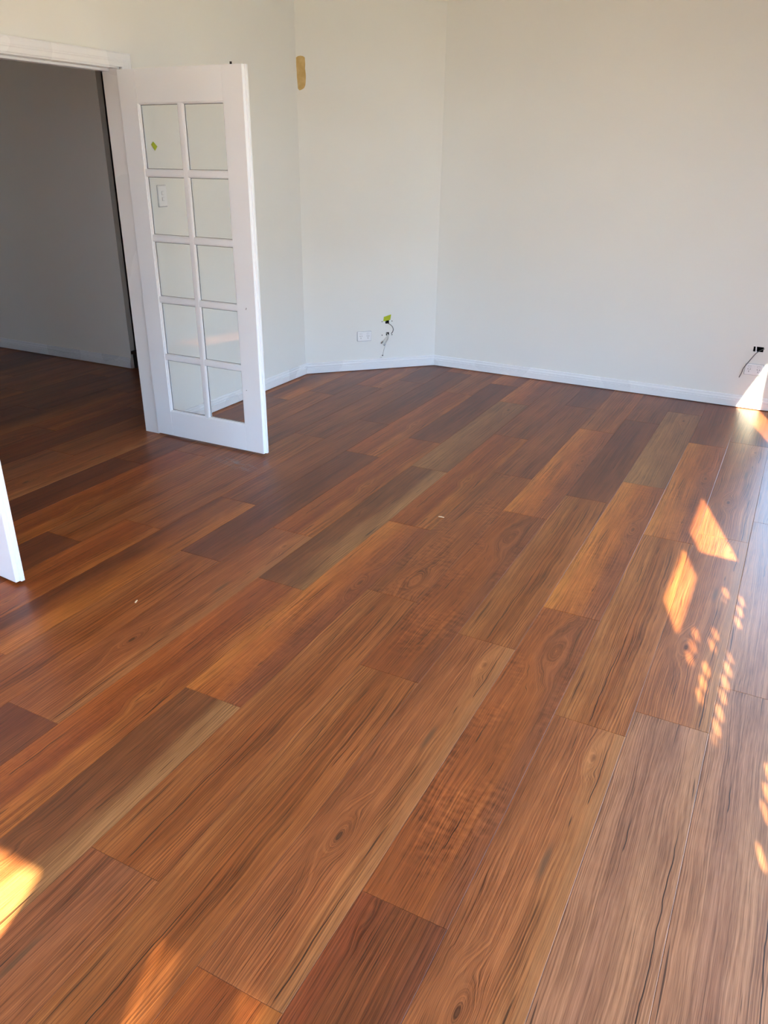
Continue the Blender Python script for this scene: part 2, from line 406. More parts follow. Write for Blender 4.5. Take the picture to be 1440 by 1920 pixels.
# ------------------------------------------------------------------ walls
def wall_boxes(name, boxes, mat, label):
    mb = MB()
    for a, b in boxes: mb.box(a, b)
    return struct(mb.build(name, mat), label, 'wall')
def wall_plan(name, pts, mat, label, z0=-0.01, z1=ZC+0.05):
    n = len(pts); vs = [(x, y, z0) for x, y in pts]+[(x, y, z1) for x, y in pts]
    fs = [tuple(range(n))[::-1], tuple(range(n, 2*n))]+[(i, (i+1) % n, n+(i+1) % n, n+i) for i in range(n)]
    return struct(mesh_obj(name, vs, fs, mat), label, 'wall')
Z1 = ZC+0.05
JO = 0.022
wall_boxes('wall_left', [((XLB, YB, -0.01), (XL, DOOR_Y0-JO, Z1)), ((XLB, DOOR_Y1+JO, -0.01), (XL, PA[1], Z1)),
                         ((XLB, DOOR_Y0-JO, DOOR_Z+JO), (XL, DOOR_Y1+JO, Z1))], M['wall'], 'white painted wall with the double doorway')
def wall_with_holes(name, a, b, thick, holes, mat, label, extra=()):
    """vertical wall from plan point a to b; holes = (s0, s1, z0, z1) along it, cut right through"""
    a, b = Vector((*a, 0)), Vector((*b, 0)); ax = (b-a).normalized(); nrm = Vector(thick)
    Lw = (b-a).length; mb = MB()
    def slab(s0, s1, z0, z1):
        p = [a+ax*s0, a+ax*s1, a+ax*s1+nrm, a+ax*s0+nrm]
        mb.add([(v.x, v.y, z0) for v in p]+[(v.x, v.y, z1) for v in p],
               [(0,3,2,1), (4,5,6,7), (0,1,5,4), (1,2,6,5), (2,3,7,6), (3,0,4,7)])
    ss = sorted({0.0, Lw} | {h[0] for h in holes} | {h[1] for h in holes})
    for s0, s1 in zip(ss, ss[1:]):
        z = -0.01
        for h in sorted((h for h in holes if h[0] < s1-1e-6 and h[1] > s0+1e-6), key=lambda h: h[2]):
            if h[2] > z+1e-6: slab(s0, s1, z, h[2])
            z = h[3]
        slab(s0, s1, z, Z1)
    for poly in extra:
        n = len(poly)
        mb.add([(x, y, -0.01) for x, y in poly]+[(x, y, Z1) for x, y in poly],
               [tuple(range(n))[::-1], tuple(range(n, 2*n))]+[(i, (i+1) % n, n+(i+1) % n, n+i) for i in range(n)])
    return struct(mb.build(name, mat), label, 'wall')
q = 0.12*0.7071
HOLE_A = [(0.680, 0.712, 0.374, 0.4025), (0.687, 0.7135, 0.2765, 0.303), (0.6535, 0.6635, 0.1065, 0.1165)]
wall_with_holes('wall_angled', PA, PB, (-q, q, 0), HOLE_A, M['wall'], 'white painted angled wall across the corner with loose cables',
                [(PA, (PA[0]-0.11, PA[1]), (PA[0]-q, PA[1]+q)), (PB, (PB[0], PB[1]+0.14), (PB[0]-q, PB[1]+q))])
HEAD = 2.10
W4 = (0.06, 0.58)      # glazed door in the right wall, just outside the picture
wr_len = math.hypot(PR1[0]-PR0[0], PR1[1]-PR0[1])
sR = lambda x: (x-PR0[0])/(PR1[0]-PR0[0])*wr_len
wall_with_holes('wall_right', PR0, PR1, (0.0, 0.14, 0), [(sR(W4[0]), sR(W4[1]), 0.10, HEAD), (sR(-0.202), sR(-0.136), 0.409, 0.444)], M['wall'], 'white painted wall facing the camera with a low power point')
SIDE = [(0.335, 1.70), (1.80, 3.30), (3.40, 4.01)]
SILL = 0.06
wall_with_holes('wall_side', (XS, YB-0.14), (XS, 6.17), (XSO-XS, 0, 0), [(y0-YB+0.14, y1-YB+0.14, SILL, HEAD) for y0, y1 in SIDE], M['wall'], 'white painted window wall beside the camera')
BACK = [(-2.20, -0.476), (-0.12, 0.21)]
BSILL = 0.06
wall_with_holes('wall_back', (XLB, YB), (XSO, YB), (0, YBO-YB, 0), [(x0-XLB, x1-XLB, BSILL, HEAD) for x0, x1 in BACK], M['wall'], 'white painted window wall behind the camera')
struct(MB().box((-7.75, -1.95, ZC), (0.83, 7.3, ZC+0.12)).build('ceiling', M['ceiling']), 'flat white ceiling over room and hallway', 'ceiling')
# hallway beyond the doors
HW = (-4.50, -4.16)
wall_boxes('wall_hall', [((-7.70, HY, -0.01), (HX, HY+0.10, Z1)), ((HX-0.10, HY+0.05, -0.01), (HX, 7.10, Z1))], M['hallwall'], 'shadowed grey white hallway wall ending at a corner')
wall_boxes('wall_hall_end', [((-7.70, -0.5, -0.01), (-7.60, HY, Z1))], M['hallwall'], 'far end wall of the dark hallway')
wall_with_holes('wall_hall_near', (-7.70, -0.5), (XLB, -0.5), (0, -0.06, 0), [(HW[0]+7.70, HW[1]+7.70, 1.0, HEAD)], M['hallwall'], 'near end wall of the dark hallway')
wall_boxes('wall_passage', [((HX-0.1, 7.0, -0.01), (XLB+0.05, 7.1, Z1)), ((XLB, PA[1]+0.07, -0.01), (XLB+0.05, 7.0, Z1))], M['hallwall'], 'back wall of the passage past the hallway corner')

# ------------------------------------------------------------------ skirting, cornice
SK = [(0, 0.005), (0.018, 0.005), (0.018, 0.050), (0.0125, 0.0515), (0.0125, 0.0555), (0.0165, 0.058), (0.0165, 0.064), (0.0115, 0.071), (0.0085, 0.0725), (0.0085, 0.0765), (0.0105, 0.079), (0.007, 0.086), (0, 0.088)]
def skirting(name, a, b, nrm, label, c0=0.0, c1=0.0):
    mb = MB(); mb.prof2(SK, (*a, 0), (*b, 0), (*nrm, 0), (0, 0, 1), (c0, 0), (c1, 0))
    return struct(mb.build(name, M['trim']), label, 'skirting')
s2 = math.sqrt(.5); t22 = math.tan(math.radians(22.5))
skirting('baseboard_left', (XL, DOOR_Y1+0.098), PA, (1, 0), 'white moulded skirting behind the open glazed door', 0, -t22)
skirting('baseboard_angled', PA, PB, (s2, -s2), 'white moulded skirting along the angled wall', t22, -t22)
skirting('baseboard_right', PR0, (W4[0]-0.02, PR0[1]+(PR1[1]-PR0[1])*(sR(W4[0]-0.02)/wr_len)), (-0.0174, -0.99985), 'white moulded skirting along the wall facing the camera', t22, 0)
skirting('baseboard_near', (XL, YB), (XL, DOOR_Y0-0.098), (1, 0), 'white moulded skirting on the near side of the doorway')
skirting('baseboard_hall', (-7.6, HY), (HX, HY), (0, -1), 'shadowed white skirting along the hallway wall')
skirting('baseboard_side', (XS, YB), (XS, 6.02), (-1, 0), 'white skirting under the side windows')
skirting('baseboard_back', (XL, YB), (XS, YB), (0, 1), 'white skirting behind the camera')
CV = [(0, 0)]+[(0.09-0.09*math.cos(a), 0.09*math.sin(a)) for a in [math.radians(10*i) for i in range(1, 10)]]+[(0, 0.09)]
CV = [(0, 0), (0.006, 0), (0.006, 0.006)]+[(0.006+0.078*(1-math.cos(math.radians(a))), 0.006+0.078*math.sin(math.radians(a))) for a in range(10, 91, 10)]+[(0.09, 0.084), (0.09, 0.09), (0, 0.09)]
def cornice(name, a, b, nrm, label, c0=0.0, c1=0.0):
    mb = MB(); mb.prof2(CV, (*a, ZC-0.09), (*b, ZC-0.09), (*nrm, 0), (0, 0, 1), (c0, 0), (c1, 0))
    return struct(mb.build(name, M['ceiling']), label, 'cornice')
cornice('trim_1', (XL, YB), PA, (1, 0), 'white cove cornice above the doorway wall', 0, -t22)
cornice('trim_2', PA, PB, (s2, -s2), 'white cove cornice above the angled wall', t22, -t22)
cornice('trim_3', PR0, PR1, (-0.0174, -0.99985), 'white cove cornice above the wall facing the camera', t22, 0)

# ------------------------------------------------------------------ door frame
fr = empty('trim_4', (XL, (DOOR_Y0+DOOR_Y1)/2, 0)); struct(fr, 'white painted door frame with grooved architrave around the double doorway', 'door frame')
def fpart(mb, name, bevel=0.0015):
    o = mb.build(name, M['trim'], None, bevel=bevel); o.parent = fr; o.matrix_parent_inverse = fr.matrix_basis.inverted() if False else Matrix.Translation(-Vector(fr.location)); return o
fpart(MB().box((XLB-0.004, DOOR_Y1, 0), (XL-0.005, DOOR_Y1+JO, DOOR_Z+JO)), 'jamb')
fpart(MB().box((XLB-0.004, DOOR_Y0-JO, 0), (XL+0.002, DOOR_Y0, DOOR_Z+JO)), 'jamb')
fpart(MB().box((XLB-0.004, DOOR_Y0, DOOR_Z), (XL+0.002, DOOR_Y1, DOOR_Z+JO)), 'head_jamb')
fpart(MB().box((XLB+0.002, DOOR_Y0, DOOR_Z-0.012), (XLB+0.05, DOOR_Y1, DOOR_Z)), 'door_stop')
# architrave: u = out of the wall, v = away from the opening
AR = [(0, 0), (0.010, 0), (0.012, 0.004), (0.012, 0.022), (0.0145, 0.026), (0.0145, 0.030), (0.017, 0.036), (0.017, 0.060), (0.014, 0.067), (0, 0.067)]
AY0, AY1, AZ = DOOR_Y0-JO-0.004, DOOR_Y1+JO+0.004, DOOR_Z+0.008
fpart(MB().prof2(AR, (XL, AY1, 0), (XL, AY1, AZ), (1, 0, 0), (0, 1, 0), None, (0, 1)), 'architrave', 0)
fpart(MB().prof2(AR, (XL, AY0, 0), (XL, AY0, AZ), (1, 0, 0), (0, -1, 0), None, (0, 1)), 'architrave', 0)
fpart(MB().prof2(AR, (XL, AY0, AZ), (XL, AY1, AZ), (1, 0, 0), (0, 0, 1), (0, -1), (0, 1)), 'architrave', 0)

# ------------------------------------------------------------------ glazed door leaves
def make_leaf(name, label, hinge, ang, mirror=1):
    """leaf in its own frame: x from hinge to meeting edge, y = face towards the camera at 0 and back at +0.035"""
    root = empty(name, hinge, ang); struct(root, label, 'door')
    LW, T_, Z0, ZT = 0.830, 0.036, 0.013, 2.038
    GX0, GX1, GZ0, GZ1 = 0.122, 0.694, 0.172, 1.878
    P = M['doorpaint']
    B = lambda a, b, nm, bev=0.002: MB().box(a, b).build(nm, P, root, bevel=bev)
    B((0, 0, Z0), (GX0, T_, ZT), 'stile')
    # meeting stile with its rebate
    mb = MB(); pr = [(GX1, 0), (LW-0.010, 0), (LW-0.010, T_*0.52), (LW, T_*0.52), (LW, T_), (GX1, T_)]
    mb.prism(pr, (0, 0, Z0), (0, 0, 1), (1, 0, 0), (0, 1, 0), ZT-Z0); mb.build('stile', P, root, bevel=0.0018)
    B((GX0, 0, GZ1), (GX1, T_, ZT), 'top_rail'); B((GX0, 0, Z0), (GX1, T_, GZ0), 'bottom_rail')
    bw = 0.024; xm = (GX0+GX1)/2; rows_, ph = 5, (GZ1-GZ0)/5
    B((xm-bw/2, 0.003, GZ0), (xm+bw/2, T_-0.003, GZ1), 'glazing_bar')
    for i in range(1, rows_):
        z = GZ0+ph*i
        B((GX0, 0.003, z-bw/2), (xm-bw/2, T_-0.003, z+bw/2), 'glazing_bar'); B((xm+bw/2, 0.003, z-bw/2), (GX1, T_-0.003, z+bw/2), 'glazing_bar')
    for i in range(rows_):
        for c in range(2):
            x0 = GX0 if c == 0 else xm+bw/2; x1 = xm-bw/2 if c == 0 else GX1
            z0 = GZ0+ph*i+(bw/2 if i else 0); z1 = GZ0+ph*(i+1)-(bw/2 if i < rows_-1 else 0)
            pane = MB().box((x0+0.002, T_/2-0.0015, z0+0.002), (x1-0.002, T_/2+0.0015, z1-0.002)).build('pane', M['glass'], root)
            for side in (0, 1):
                # sloping bead from the bar face down to the glass
                ya, yb = (0.004, T_/2-0.003) if side == 0 else (T_-0.004, T_/2+0.003)
                w = 0.009; o4 = [(x0, z0), (x1, z0), (x1, z1), (x0, z1)]
                i4 = [(x0+w, z0+w), (x1-w, z0+w), (x1-w, z1-w), (x0+w, z1-w)]; m4 = [(x0+0.003, z0+0.003), (x1-0.003, z0+0.003), (x1-0.003, z1-0.003), (x0+0.003, z1-0.003)]
                ym = ya+(yb-ya)*0.25
                vs = [(x, ya, z) for x, z in m4]+[(x, ym, z) for x, z in [(a+(b-a)*0.6, c2+(d-c2)*0.6) for (a, c2), (b, d) in zip(m4, i4)]]+[(x, yb, z) for x, z in i4]+[(x, yb, z) for x, z in o4]+[(x, ya, z) for x, z in o4]
                fs = []
                for r in range(4):
                    for k in range(4): fs.append((r*4+k, r*4+(k+1) % 4, (r+1)*4+(k+1) % 4, (r+1)*4+k))
                for k in range(4): fs.append((16+k, 16+(k+1) % 4, (k+1) % 4, k))
                mesh_obj('glazing_bead', vs, fs, P, pane)
                # dark line of sealant against the glass
                if side == 0:
                    w2 = w+0.0016; j4 = [(x0+w2, z0+w2), (x1-w2, z0+w2), (x1-w2, z1-w2), (x0+w2, z1-w2)]; yc = T_/2-0.0021
                    vs = [(x, yc, z) for x, z in i4]+[(x, yc, z) for x, z in j4]+[(x, yc+0.0005, z) for x, z in i4]+[(x, yc+0.0005, z) for x, z in j4]
                    fs = []
                    for k in range(4):
                        kk = (k+1) % 4
                        fs += [(k, kk, 4+kk, 4+k), (8+k, 12+k, 12+kk, 8+kk), (4+k, 4+kk, 12+kk, 12+k), (k, 8+k, 8+kk, kk)]
                    mesh_obj('sealant', vs, fs, M['darkline'], pane)
    for z in (0.25, 1.02, 1.80):
        MB().tube([(-0.004, 0.020, z-0.05), (-0.004, 0.020, z+0.05)], 0.005, 10).build('hinge', M['trim'], root)
    tag(MB().tube([(LW-0.085, T_*0.4, ZT-0.01), (LW-0.085, T_*0.4, ZT+0.012)], 0.006, 10).build('flush_bolt', M['dark_metal'], root), 'dark bolt end on top edge')
    for x, z in ((LW-0.075, 0.854), (LW-0.108, 0.389), (LW-0.073, 0.86)):
        MB().tube([(x, -0.0006, z), (x, 0.001, z)], 0.0024, 8).build('screw_hole', M['dark_metal'], root)
    return root
make_leaf('door_1', 'white glazed door leaf standing open with ten clear panes', (-3.451, 3.545, 0), 0.0)
make_leaf('door_2', 'white glazed door leaf cut off by the left picture edge', (-3.450, 1.862, 0), math.radians(-4.6))

# ------------------------------------------------------------------ hallway step and skirting on it
st = empty('hall_step', (HX, HY+0.06, 0)); tag(st, 'dark stained timber step past the hallway corner', 'step')
def spart(mb, name, mat): o = mb.build(name, mat, None, bevel=0.003); o.parent = st; o.matrix_parent_inverse = Matrix.Translation(-Vector(st.location)); return o
spart(MB().box((HX+0.002, HY+0.02, 0), (XLB-0.002, HY+0.04, 0.120)), 'riser', M['step'])
spart(MB().box((HX+0.002, HY+0.00, 0.120), (XLB-0.002, HY+0.30, 0.145)), 'tread', M['step'])
spart(MB().box((HX+0.002, HY+0.28, 0.145), (XLB-0.002, HY+0.30, 0.265)), 'riser', M['step'])
spart(MB().box((HX+0.002, HY+0.26, 0.265), (XLB-0.002, 6.9, 0.290)), 'tread', M['step'])

# ------------------------------------------------------------------ wall fittings
def framed(name, origin, ax, nrm, label, cat, group=None):
    """empty on a wall: local x along the wall, y out of the wall, z up"""
    ax, nrm = Vector(ax).normalized(), Vector(nrm).normalized()
    o = empty(name, origin); m = Matrix((ax, nrm, Vector((0, 0, 1)))).transposed().to_4x4(); m.translation = origin
    o.matrix_world = m; tag(o, label, cat, group); return o
def rounded_plate(w, h, d, r=0.006):
    pts = []
    for cx, cz, a0 in ((w/2-r, h/2-r, 0), (-w/2+r, h/2-r, 90), (-w/2+r, -h/2+r, 180), (w/2-r, -h/2+r, 270)):
        for a in range(0, 91, 30): pts.append((cx+r*math.cos(math.radians(a0+a)), cz+r*math.sin(math.radians(a0+a))))
    n = len(pts); mb = MB()
    vs = [(x, 0, z) for x, z in pts]+[(x, d*0.6, z) for x, z in pts]+[(x*(1-0.0035/(w/2)), d, z*(1-0.0035/(h/2))) for x, z in pts]
    fs = [tuple(range(n))]+[tuple(range(2*n, 3*n))[::-1]]
    for r_i in (0, 1):
        for k in range(n): fs.append((r_i*n+k, r_i*n+(k+1) % n, (r_i+1)*n+(k+1) % n, (r_i+1)*n+k))
    return mb.add(vs, fs)
def outlet(origin, ax, nrm, label):
    t = framed('power_outlet', origin, ax, nrm, label, 'power outlet')
    rounded_plate(0.122, 0.082, 0.003).build('back_plate', M['plastic_edge'], t)
    o = rounded_plate(0.116, 0.076, 0.010).build('cover', M['plastic'], t)
    for sx in (-1, 1):
        cx = sx*0.030
        MB().box((cx-0.008, 0.009, 0.016), (cx+0.008, 0.0125, 0.026)).build('rocker_switch', M['plastic'], t, bevel=0.001)
        MB().box((cx-0.0095, 0.009, 0.0145), (cx+0.0095, 0.0103, 0.0275)).build('switch_surround', M['plastic_edge'], t)
        for dx, dz, w, h, rot in ((-0.0075, 0.002, 0.0026, 0.0085, 25), (0.0075, 0.002, 0.0026, 0.0085, -25), (0, -0.014, 0.0026, 0.0095, 0)):
            c, s = math.cos(math.radians(rot)), math.sin(math.radians(rot))
            q4 = [(cx+dx+c*a-s*b, dz+s*a+c*b) for a, b in ((-w/2, -h/2), (w/2, -h/2), (w/2, h/2), (-w/2, h/2))]
            MB().add([(x, 0.009, z) for x, z in q4]+[(x, 0.0104, z) for x, z in q4], [(0,3,2,1), (4,5,6,7), (0,1,5,4), (1,2,6,5), (2,3,7,6), (3,0,4,7)]).build('socket_slot', M['black'], t)
    return t
def on_angled(s, z, off=0.0):
    """point s metres along the angled wall from its left end"""
    return Vector((PA[0]+s*s2+off*s2, PA[1]+s*s2-off*s2, z))
AAX, ANR = (s2, s2, 0), (s2, -s2, 0)
sA = lambda x: (x-PA[0])/s2
outlet(on_angled(0.4977, 0.2815), AAX, ANR, 'white double power outlet on the angled wall beside the green tape')
RAX = Vector((PR1[0]-PR0[0], PR1[1]-PR0[1], 0)).normalized(); RNR = Vector((RAX.y, -RAX.x, 0))
if RNR.y > 0: RNR = -RNR
def on_right(x, z, off=0.0):
    p = Vector((*PR0, 0))+RAX*sR(x); return Vector((p.x, p.y, z))+RNR*off
outlet(on_right(-0.172, 0.283), RAX, RNR, 'white double power outlet under the dangling grey cable')
# light switch behind the glass of the open door
t = framed('light_switch', (XL, 3.802, 1.406), (0, 1, 0), (1, 0, 0), 'white light switch with two rockers seen through the door glass', 'light switch')
rounded_plate(0.078, 0.122, 0.003).build('back_plate', M['plastic_edge'], t); rounded_plate(0.072, 0.116, 0.009).build('cover', M['plastic'], t)
for dz in (0.016, -0.016):
    MB().box((-0.010, 0.008, dz-0.0105), (0.010, 0.0098, dz+0.0105)).build('switch_surround', M['plastic_edge'], t)
    MB().box((-0.0085, 0.008, dz-0.009), (0.0085, 0.0122, dz+0.009)).build('rocker_switch', M['plastic'], t, bevel=0.001)
# recesses cut for wall plates
def slab_on(name, fn, quad, d0, d1, mat, label, cat, group=None):
    vs = [fn(s, z, d0) for s, z in quad]+[fn(s, z, d1) for s, z in quad]; n = len(quad)
    o = mesh_obj(name, vs, [tuple(range(n))[::-1], tuple(range(n, 2*n))]+[(i, (i+1) % n, n+(i+1) % n, n+i) for i in range(n)], mat)
    return tag(o, label, cat, group) if label else o
def disc(cx, cz, rx, rz, n=14, jit=0.0, seed=1):
    rnd = random.Random(seed)
    return [(cx+rx*math.cos(2*math.pi*i/n)*(1+rnd.uniform(-jit, jit)), cz+rz*math.sin(2*math.pi*i/n)*(1+rnd.uniform(-jit, jit))) for i in range(n)]

def recess(fn, s0, s1, z0, z1, depth, label):
    """black open-fronted pocket set into a hole cut through the wall lining"""
    e = 0.0015; mb = MB()
    P = lambda s, z, d: fn(s, z, -d)
    o4 = [(s0+e/3, z0+e/3), (s1-e/3, z0+e/3), (s1-e/3, z1-e/3), (s0+e/3, z1-e/3)]; i4 = [(s0+e, z0+e), (s1-e, z0+e), (s1-e, z1-e), (s0+e, z1-e)]
    vs = [P(s, z, 0.002) for s, z in o4]+[P(s, z, 0.002) for s, z in i4]+[P(s, z, depth) for s, z in i4]+[P(s, z, depth+0.002) for s, z in o4]
    fs = []
    for k in range(4):
        kk = (k+1) % 4
        fs += [(k, kk, 4+kk, 4+k), (4+k, 4+kk, 8+kk, 8+k), (k, 12+k, 12+kk, kk)]
    fs += [(8, 9, 10, 11), (12, 13, 14, 15)]
    mb.add(vs, fs); return tag(mb.build('wall_recess', M['black']), label, 'hole')
recess(on_angled, *HOLE_A[0], 0.05, 'black square hole in the angled wall right under green tape')
recess(on_angled, *HOLE_A[1], 0.05, 'black hole in the angled wall where white cable tails hang out')
recess(on_angled, *HOLE_A[2], 0.04, 'small dark hole in the angled wall just above the skirting')
recess(on_right, -0.202, -0.136, 0.409, 0.444, 0.05, 'black rectangular hole above the right hand power outlet')
# mounting bracket tab across the right hand hole
slab_on('bracket_tab', on_right, [(-0.1895, 0.445), (-0.1825, 0.446), (-0.1765, 0.408), (-0.1855, 0.408)], 0.0, 0.0015, M['plastic'], 'white bracket tab across the black hole', 'bracket')
# screw plugs around the two plate positions
for (s, z), lb in zip([(0.6515, 0.3924), (0.7369, 0.3937), (0.6525, 0.2817), (0.7385, 0.2814)],
                  ['screw hole left of the black square hole under the tape', 'screw hole right of the black square hole under the tape',
                   'screw hole left of the hanging white cable tails', 'screw hole right of the hanging white cable tails']):
    slab_on('screw_hole', on_angled, disc(s, z, 0.0042, 0.0042, 10), 0.0, 0.0008, M['dark_metal'], lb, 'screw hole', 'screw holes of the missing wall plates')
# green masking tape
def tape(fn, quad, label):
    # a corner lifts off the wall
    n = len(quad); lift = [0.0015, 0.006, 0.004, 0.0012]
    vs = [fn(s, z, l) for (s, z), l in zip(quad, lift)]+[fn(s, z, l+0.0006) for (s, z), l in zip(quad, lift)]
    o = mesh_obj('masking_tape', vs, [(0,1,2), (0,2,3), (4,6,5), (4,7,6)]+[(i, (i+1) % n, n+(i+1) % n, n+i) for i in range(n)], M['tape'])
    return tag(o, label, 'tape')
tape(on_angled, [(0.6655, 0.4301), (0.7271, 0.449), (0.7212, 0.4045), (0.6616, 0.3942)], 'bright green tape flag stuck over the cable hole')
tape(lambda s, z, o: Vector((XL+o, s, z)), [(3.773, 1.697), (3.799, 1.671), (3.779, 1.649), (3.755, 1.681)], 'small green tape scrap seen through the top left pane')
# cables
def cable(name, fn, pts, r, mat, label, tip=None):
    path = smooth_curve([fn(s, z, d) for s, z, d in pts], 6); o = MB().tube(path, r, 8).build(name, mat, smooth=True)
    return tag(o, label, 'cable')
cable('cable', on_angled, [(0.697, 0.385, -0.03), (0.7000, 0.378, 0.004), (0.7121, 0.3722, 0.012), (0.7316, 0.356, 0.018), (0.7433, 0.331, 0.018), (0.7404, 0.3067, 0.012), (0.7293, 0.2904, 0.006)],
      0.0026, M['cable_grey'], 'thin grey cable looping down from the black square hole')
bundle = empty('cable_bundle', on_angled(0.70, 0.28, 0)); tag(bundle, 'white cable tails hanging from the lower hole in the angled wall', 'cable')
BI = Matrix.Translation(-Vector(bundle.location))
def tail(pts, r, mat, tipmat=None):
    path = smooth_curve([on_angled(s, z, d) for s, z, d in pts], 6)
    o = MB().tube(path, r, 8).build('cable_sheath', mat, None, True); o.parent = bundle; o.matrix_parent_inverse = BI
    if tipmat:
        e = path[-1]; d = (path[-1]-path[-2]).normalized()
        c = MB().tube([e-d*0.012, e+d*0.010], [r*1.5, r*1.35], 8).build('plug', tipmat, None, True); c.parent = bundle; c.matrix_parent_inverse = BI
tail([(0.699, 0.290, -0.03), (0.6971, 0.2814, 0.006), (0.6812, 0.2577, 0.016), (0.648, 0.2232, 0.014)], 0.0038, M['cable_white'], M['metal'])
tail([(0.704, 0.290, -0.03), (0.7035, 0.2781, 0.008), (0.7007, 0.2536, 0.020), (0.6708, 0.2038, 0.016)], 0.0038, M['cable_white'], M['plastic_edge'])
tail([(0.701, 0.288, -0.03), (0.7015, 0.2782, 0.005), (0.6912, 0.2294, 0.010), (0.6755, 0.187, 0.008), (0.6661, 0.1502, 0.006), (0.6595, 0.120, 0.004), (0.6585, 0.1115, -0.02)], 0.0022, M['cable_white'])
slab_on('filler_blob', on_angled, disc(0.645, 0.097, 0.010, 0.006, 12, 0.2, 4), 0.0, 0.004, M['cable_white'], 'small white blob of filler on top of skirting', 'filler')
cable('cable', on_right, [(-0.120, 0.436, -0.03), (-0.1361, 0.4324, 0.004), (-0.1551, 0.4229, 0.018), (-0.1696, 0.4111, 0.028), (-0.182, 0.3968, 0.034), (-0.2022, 0.3612, 0.036), (-0.2222, 0.3235, 0.034), (-0.2394, 0.2877, 0.030), (-0.2453, 0.255, 0.026), (-0.2553, 0.2206, 0.022)],
      0.0030, M['cable_grey'], 'grey cable dangling out of the right hand wall hole')
# filler patch high on the angled wall
PT = [(0.002, 2.256), (0.014, 2.264), (0.0328, 2.2685), (0.052, 2.266), (0.0642, 2.2584), (0.066, 2.22), (0.0637, 2.1903), (0.067, 2.165), (0.0685, 2.1446), (0.066, 2.11), (0.0625, 2.0866), (0.054, 2.07), (0.0443, 2.0628), (0.030, 2.056), (0.0198, 2.0528), (0.0085, 2.064), (0.0065, 2.10), (0.004, 2.1309), (0.0035, 2.17), (0.0016, 2.2107)]
slab_on('filler_patch', on_angled, PT, 0.0, 0.0012, M['filler'], 'tan brushed patch of filler high beside the wall corner', 'patch')

# ------------------------------------------------------------------ dust and chips left on the floor
def dust_mat():
    t = NT('sanding_dust'); x, y, z = t.sep(t.coord('Object'))
    r = t.math('SQRT', t.add(t.math('POWER', t.math('DIVIDE', x, 0.26), 2.0), t.math('POWER', t.math('DIVIDE', y, 0.10), 2.0)))
    n = t.noise2(t.mul(x, 9), t.mul(y, 22), None, 3); f = t.noise2(t.mul(x, 160), t.mul(y, 30), None, 1)
    m = t.mul(t.mul(t.sub(1.0, t.step(r, 0.1, 1.0)), t.step(n, 0.35, 0.75)), t.add(0.1, t.mul(f, 0.5)))
    d = t.t.nodes.new('ShaderNodeBsdfDiffuse'); d.inputs[0].default_value = (*lin((206, 200, 198)), 1)
    tr = t.t.nodes.new('ShaderNodeBsdfTransparent'); mx = t.t.nodes.new('ShaderNodeMixShader')
    t.put(mx.inputs[0], t.mul(m, 0.9)); t.t.links.new(tr.outputs[0], mx.inputs[1]); t.t.links.new(d.outputs[0], mx.inputs[2]); t.t.links.new(mx.outputs[0], t.out.inputs[0])
    return t.m
ring = [(0.26*math.cos(2*math.pi*k/28), 0.10*math.sin(2*math.pi*k/28)) for k in range(28)]
dust = mesh_obj('dust_smear', [(x, y, 0) for x, y in ring], [tuple(range(28))], dust_mat(), loc=(-2.70, 3.36, 0.0004)); dust.rotation_euler = (0, 0, math.radians(-12))
tag(dust, 'faint white dust smear on the floor below the open door', 'dust', None, 'stuff')
M['chip'] = flat('pale_wood_chip', (224, 196, 160), 0.7)
def chip(p, ang, l, w, h, label):
    vs = [(-l/2, -w/2, 0), (l/2, -w*0.3, 0), (l/2, w*0.3, 0), (-l/2, w/2, 0), (-l/2, -w*0.3, h*0.5), (0, -w*0.4, h), (l/2, -w*0.1, h*0.6), (l/2, w*0.1, h*0.6), (0, w*0.4, h), (-l/2, w*0.3, h*0.5)]
    o = mesh_obj('wood_chip', vs, [(0,3,2,1), (4,5,8,9), (5,6,7,8), (0,1,6,5,4), (2,3,9,8,7), (1,2,7,6), (3,0,4,9)], M['chip'], loc=(p[0], p[1], 0.0005))
    o.rotation_euler = (0, 0, ang); tag(o, label, 'wood chip', 'wood chips on the floor'); return o
chip((-2.108, 1.935), 1.9, 0.020, 0.006, 0.004, 'pale wood chip on the planks in front of the left door leaf')
chip((-1.356, 3.261), 0.1, 0.030, 0.007, 0.004, 'pale curled wood chip near the middle of the room')

# ------------------------------------------------------------------ windows (all outside the picture)
def window(name, fn, s0, s1, z0, z1, mull, label, D=0.06):
    """fn(s, z, off): off > 0 into the room"""
    root = empty(name, fn((s0+s1)/2, z0, -0.06)); struct(root, label, 'window')
    inv = Matrix.Translation(-Vector(root.location))
    def bar(a0, a1, b0, b1, d0=None, d1=None, nm='window_frame', mat=None):
        d0 = -D if d0 is None else d0; d1 = 0.022-D if d1 is None else d1
        vs = [fn(s, z, d) for d in (d0, d1) for s, z in ((a0, b0), (a1, b0), (a1, b1), (a0, b1))]
        o = MB().add(vs, [(0,3,2,1), (4,5,6,7), (0,1,5,4), (1,2,6,5), (2,3,7,6), (3,0,4,7)]).build(nm, mat or M['alu'])
        o.parent = root; o.matrix_parent_inverse = inv; return o
    f = 0.030
    bar(s0, s0+0.010, z0, z1); bar(s1-0.010, s1, z0, z1); bar(s0, s1, z0, z0+f); bar(s0, s1, z1-0.004, z1)
    xs = [s0+0.010]+[m for mm in mull for m in mm]+[s1-0.010]
    for a, b in mull: bar(a, b, z0+f, z1-0.004, nm='mullion')
    for i in range(0, len(xs), 2): bar(xs[i], xs[i+1], z0+f, z1-0.004, 0.009-D, 0.012-D, 'pane', M['wglass'])
    return root
fS = lambda s, z, off: Vector((XS-off, s, z))
fB = lambda s, z, off: Vector((s, YB+off, z))
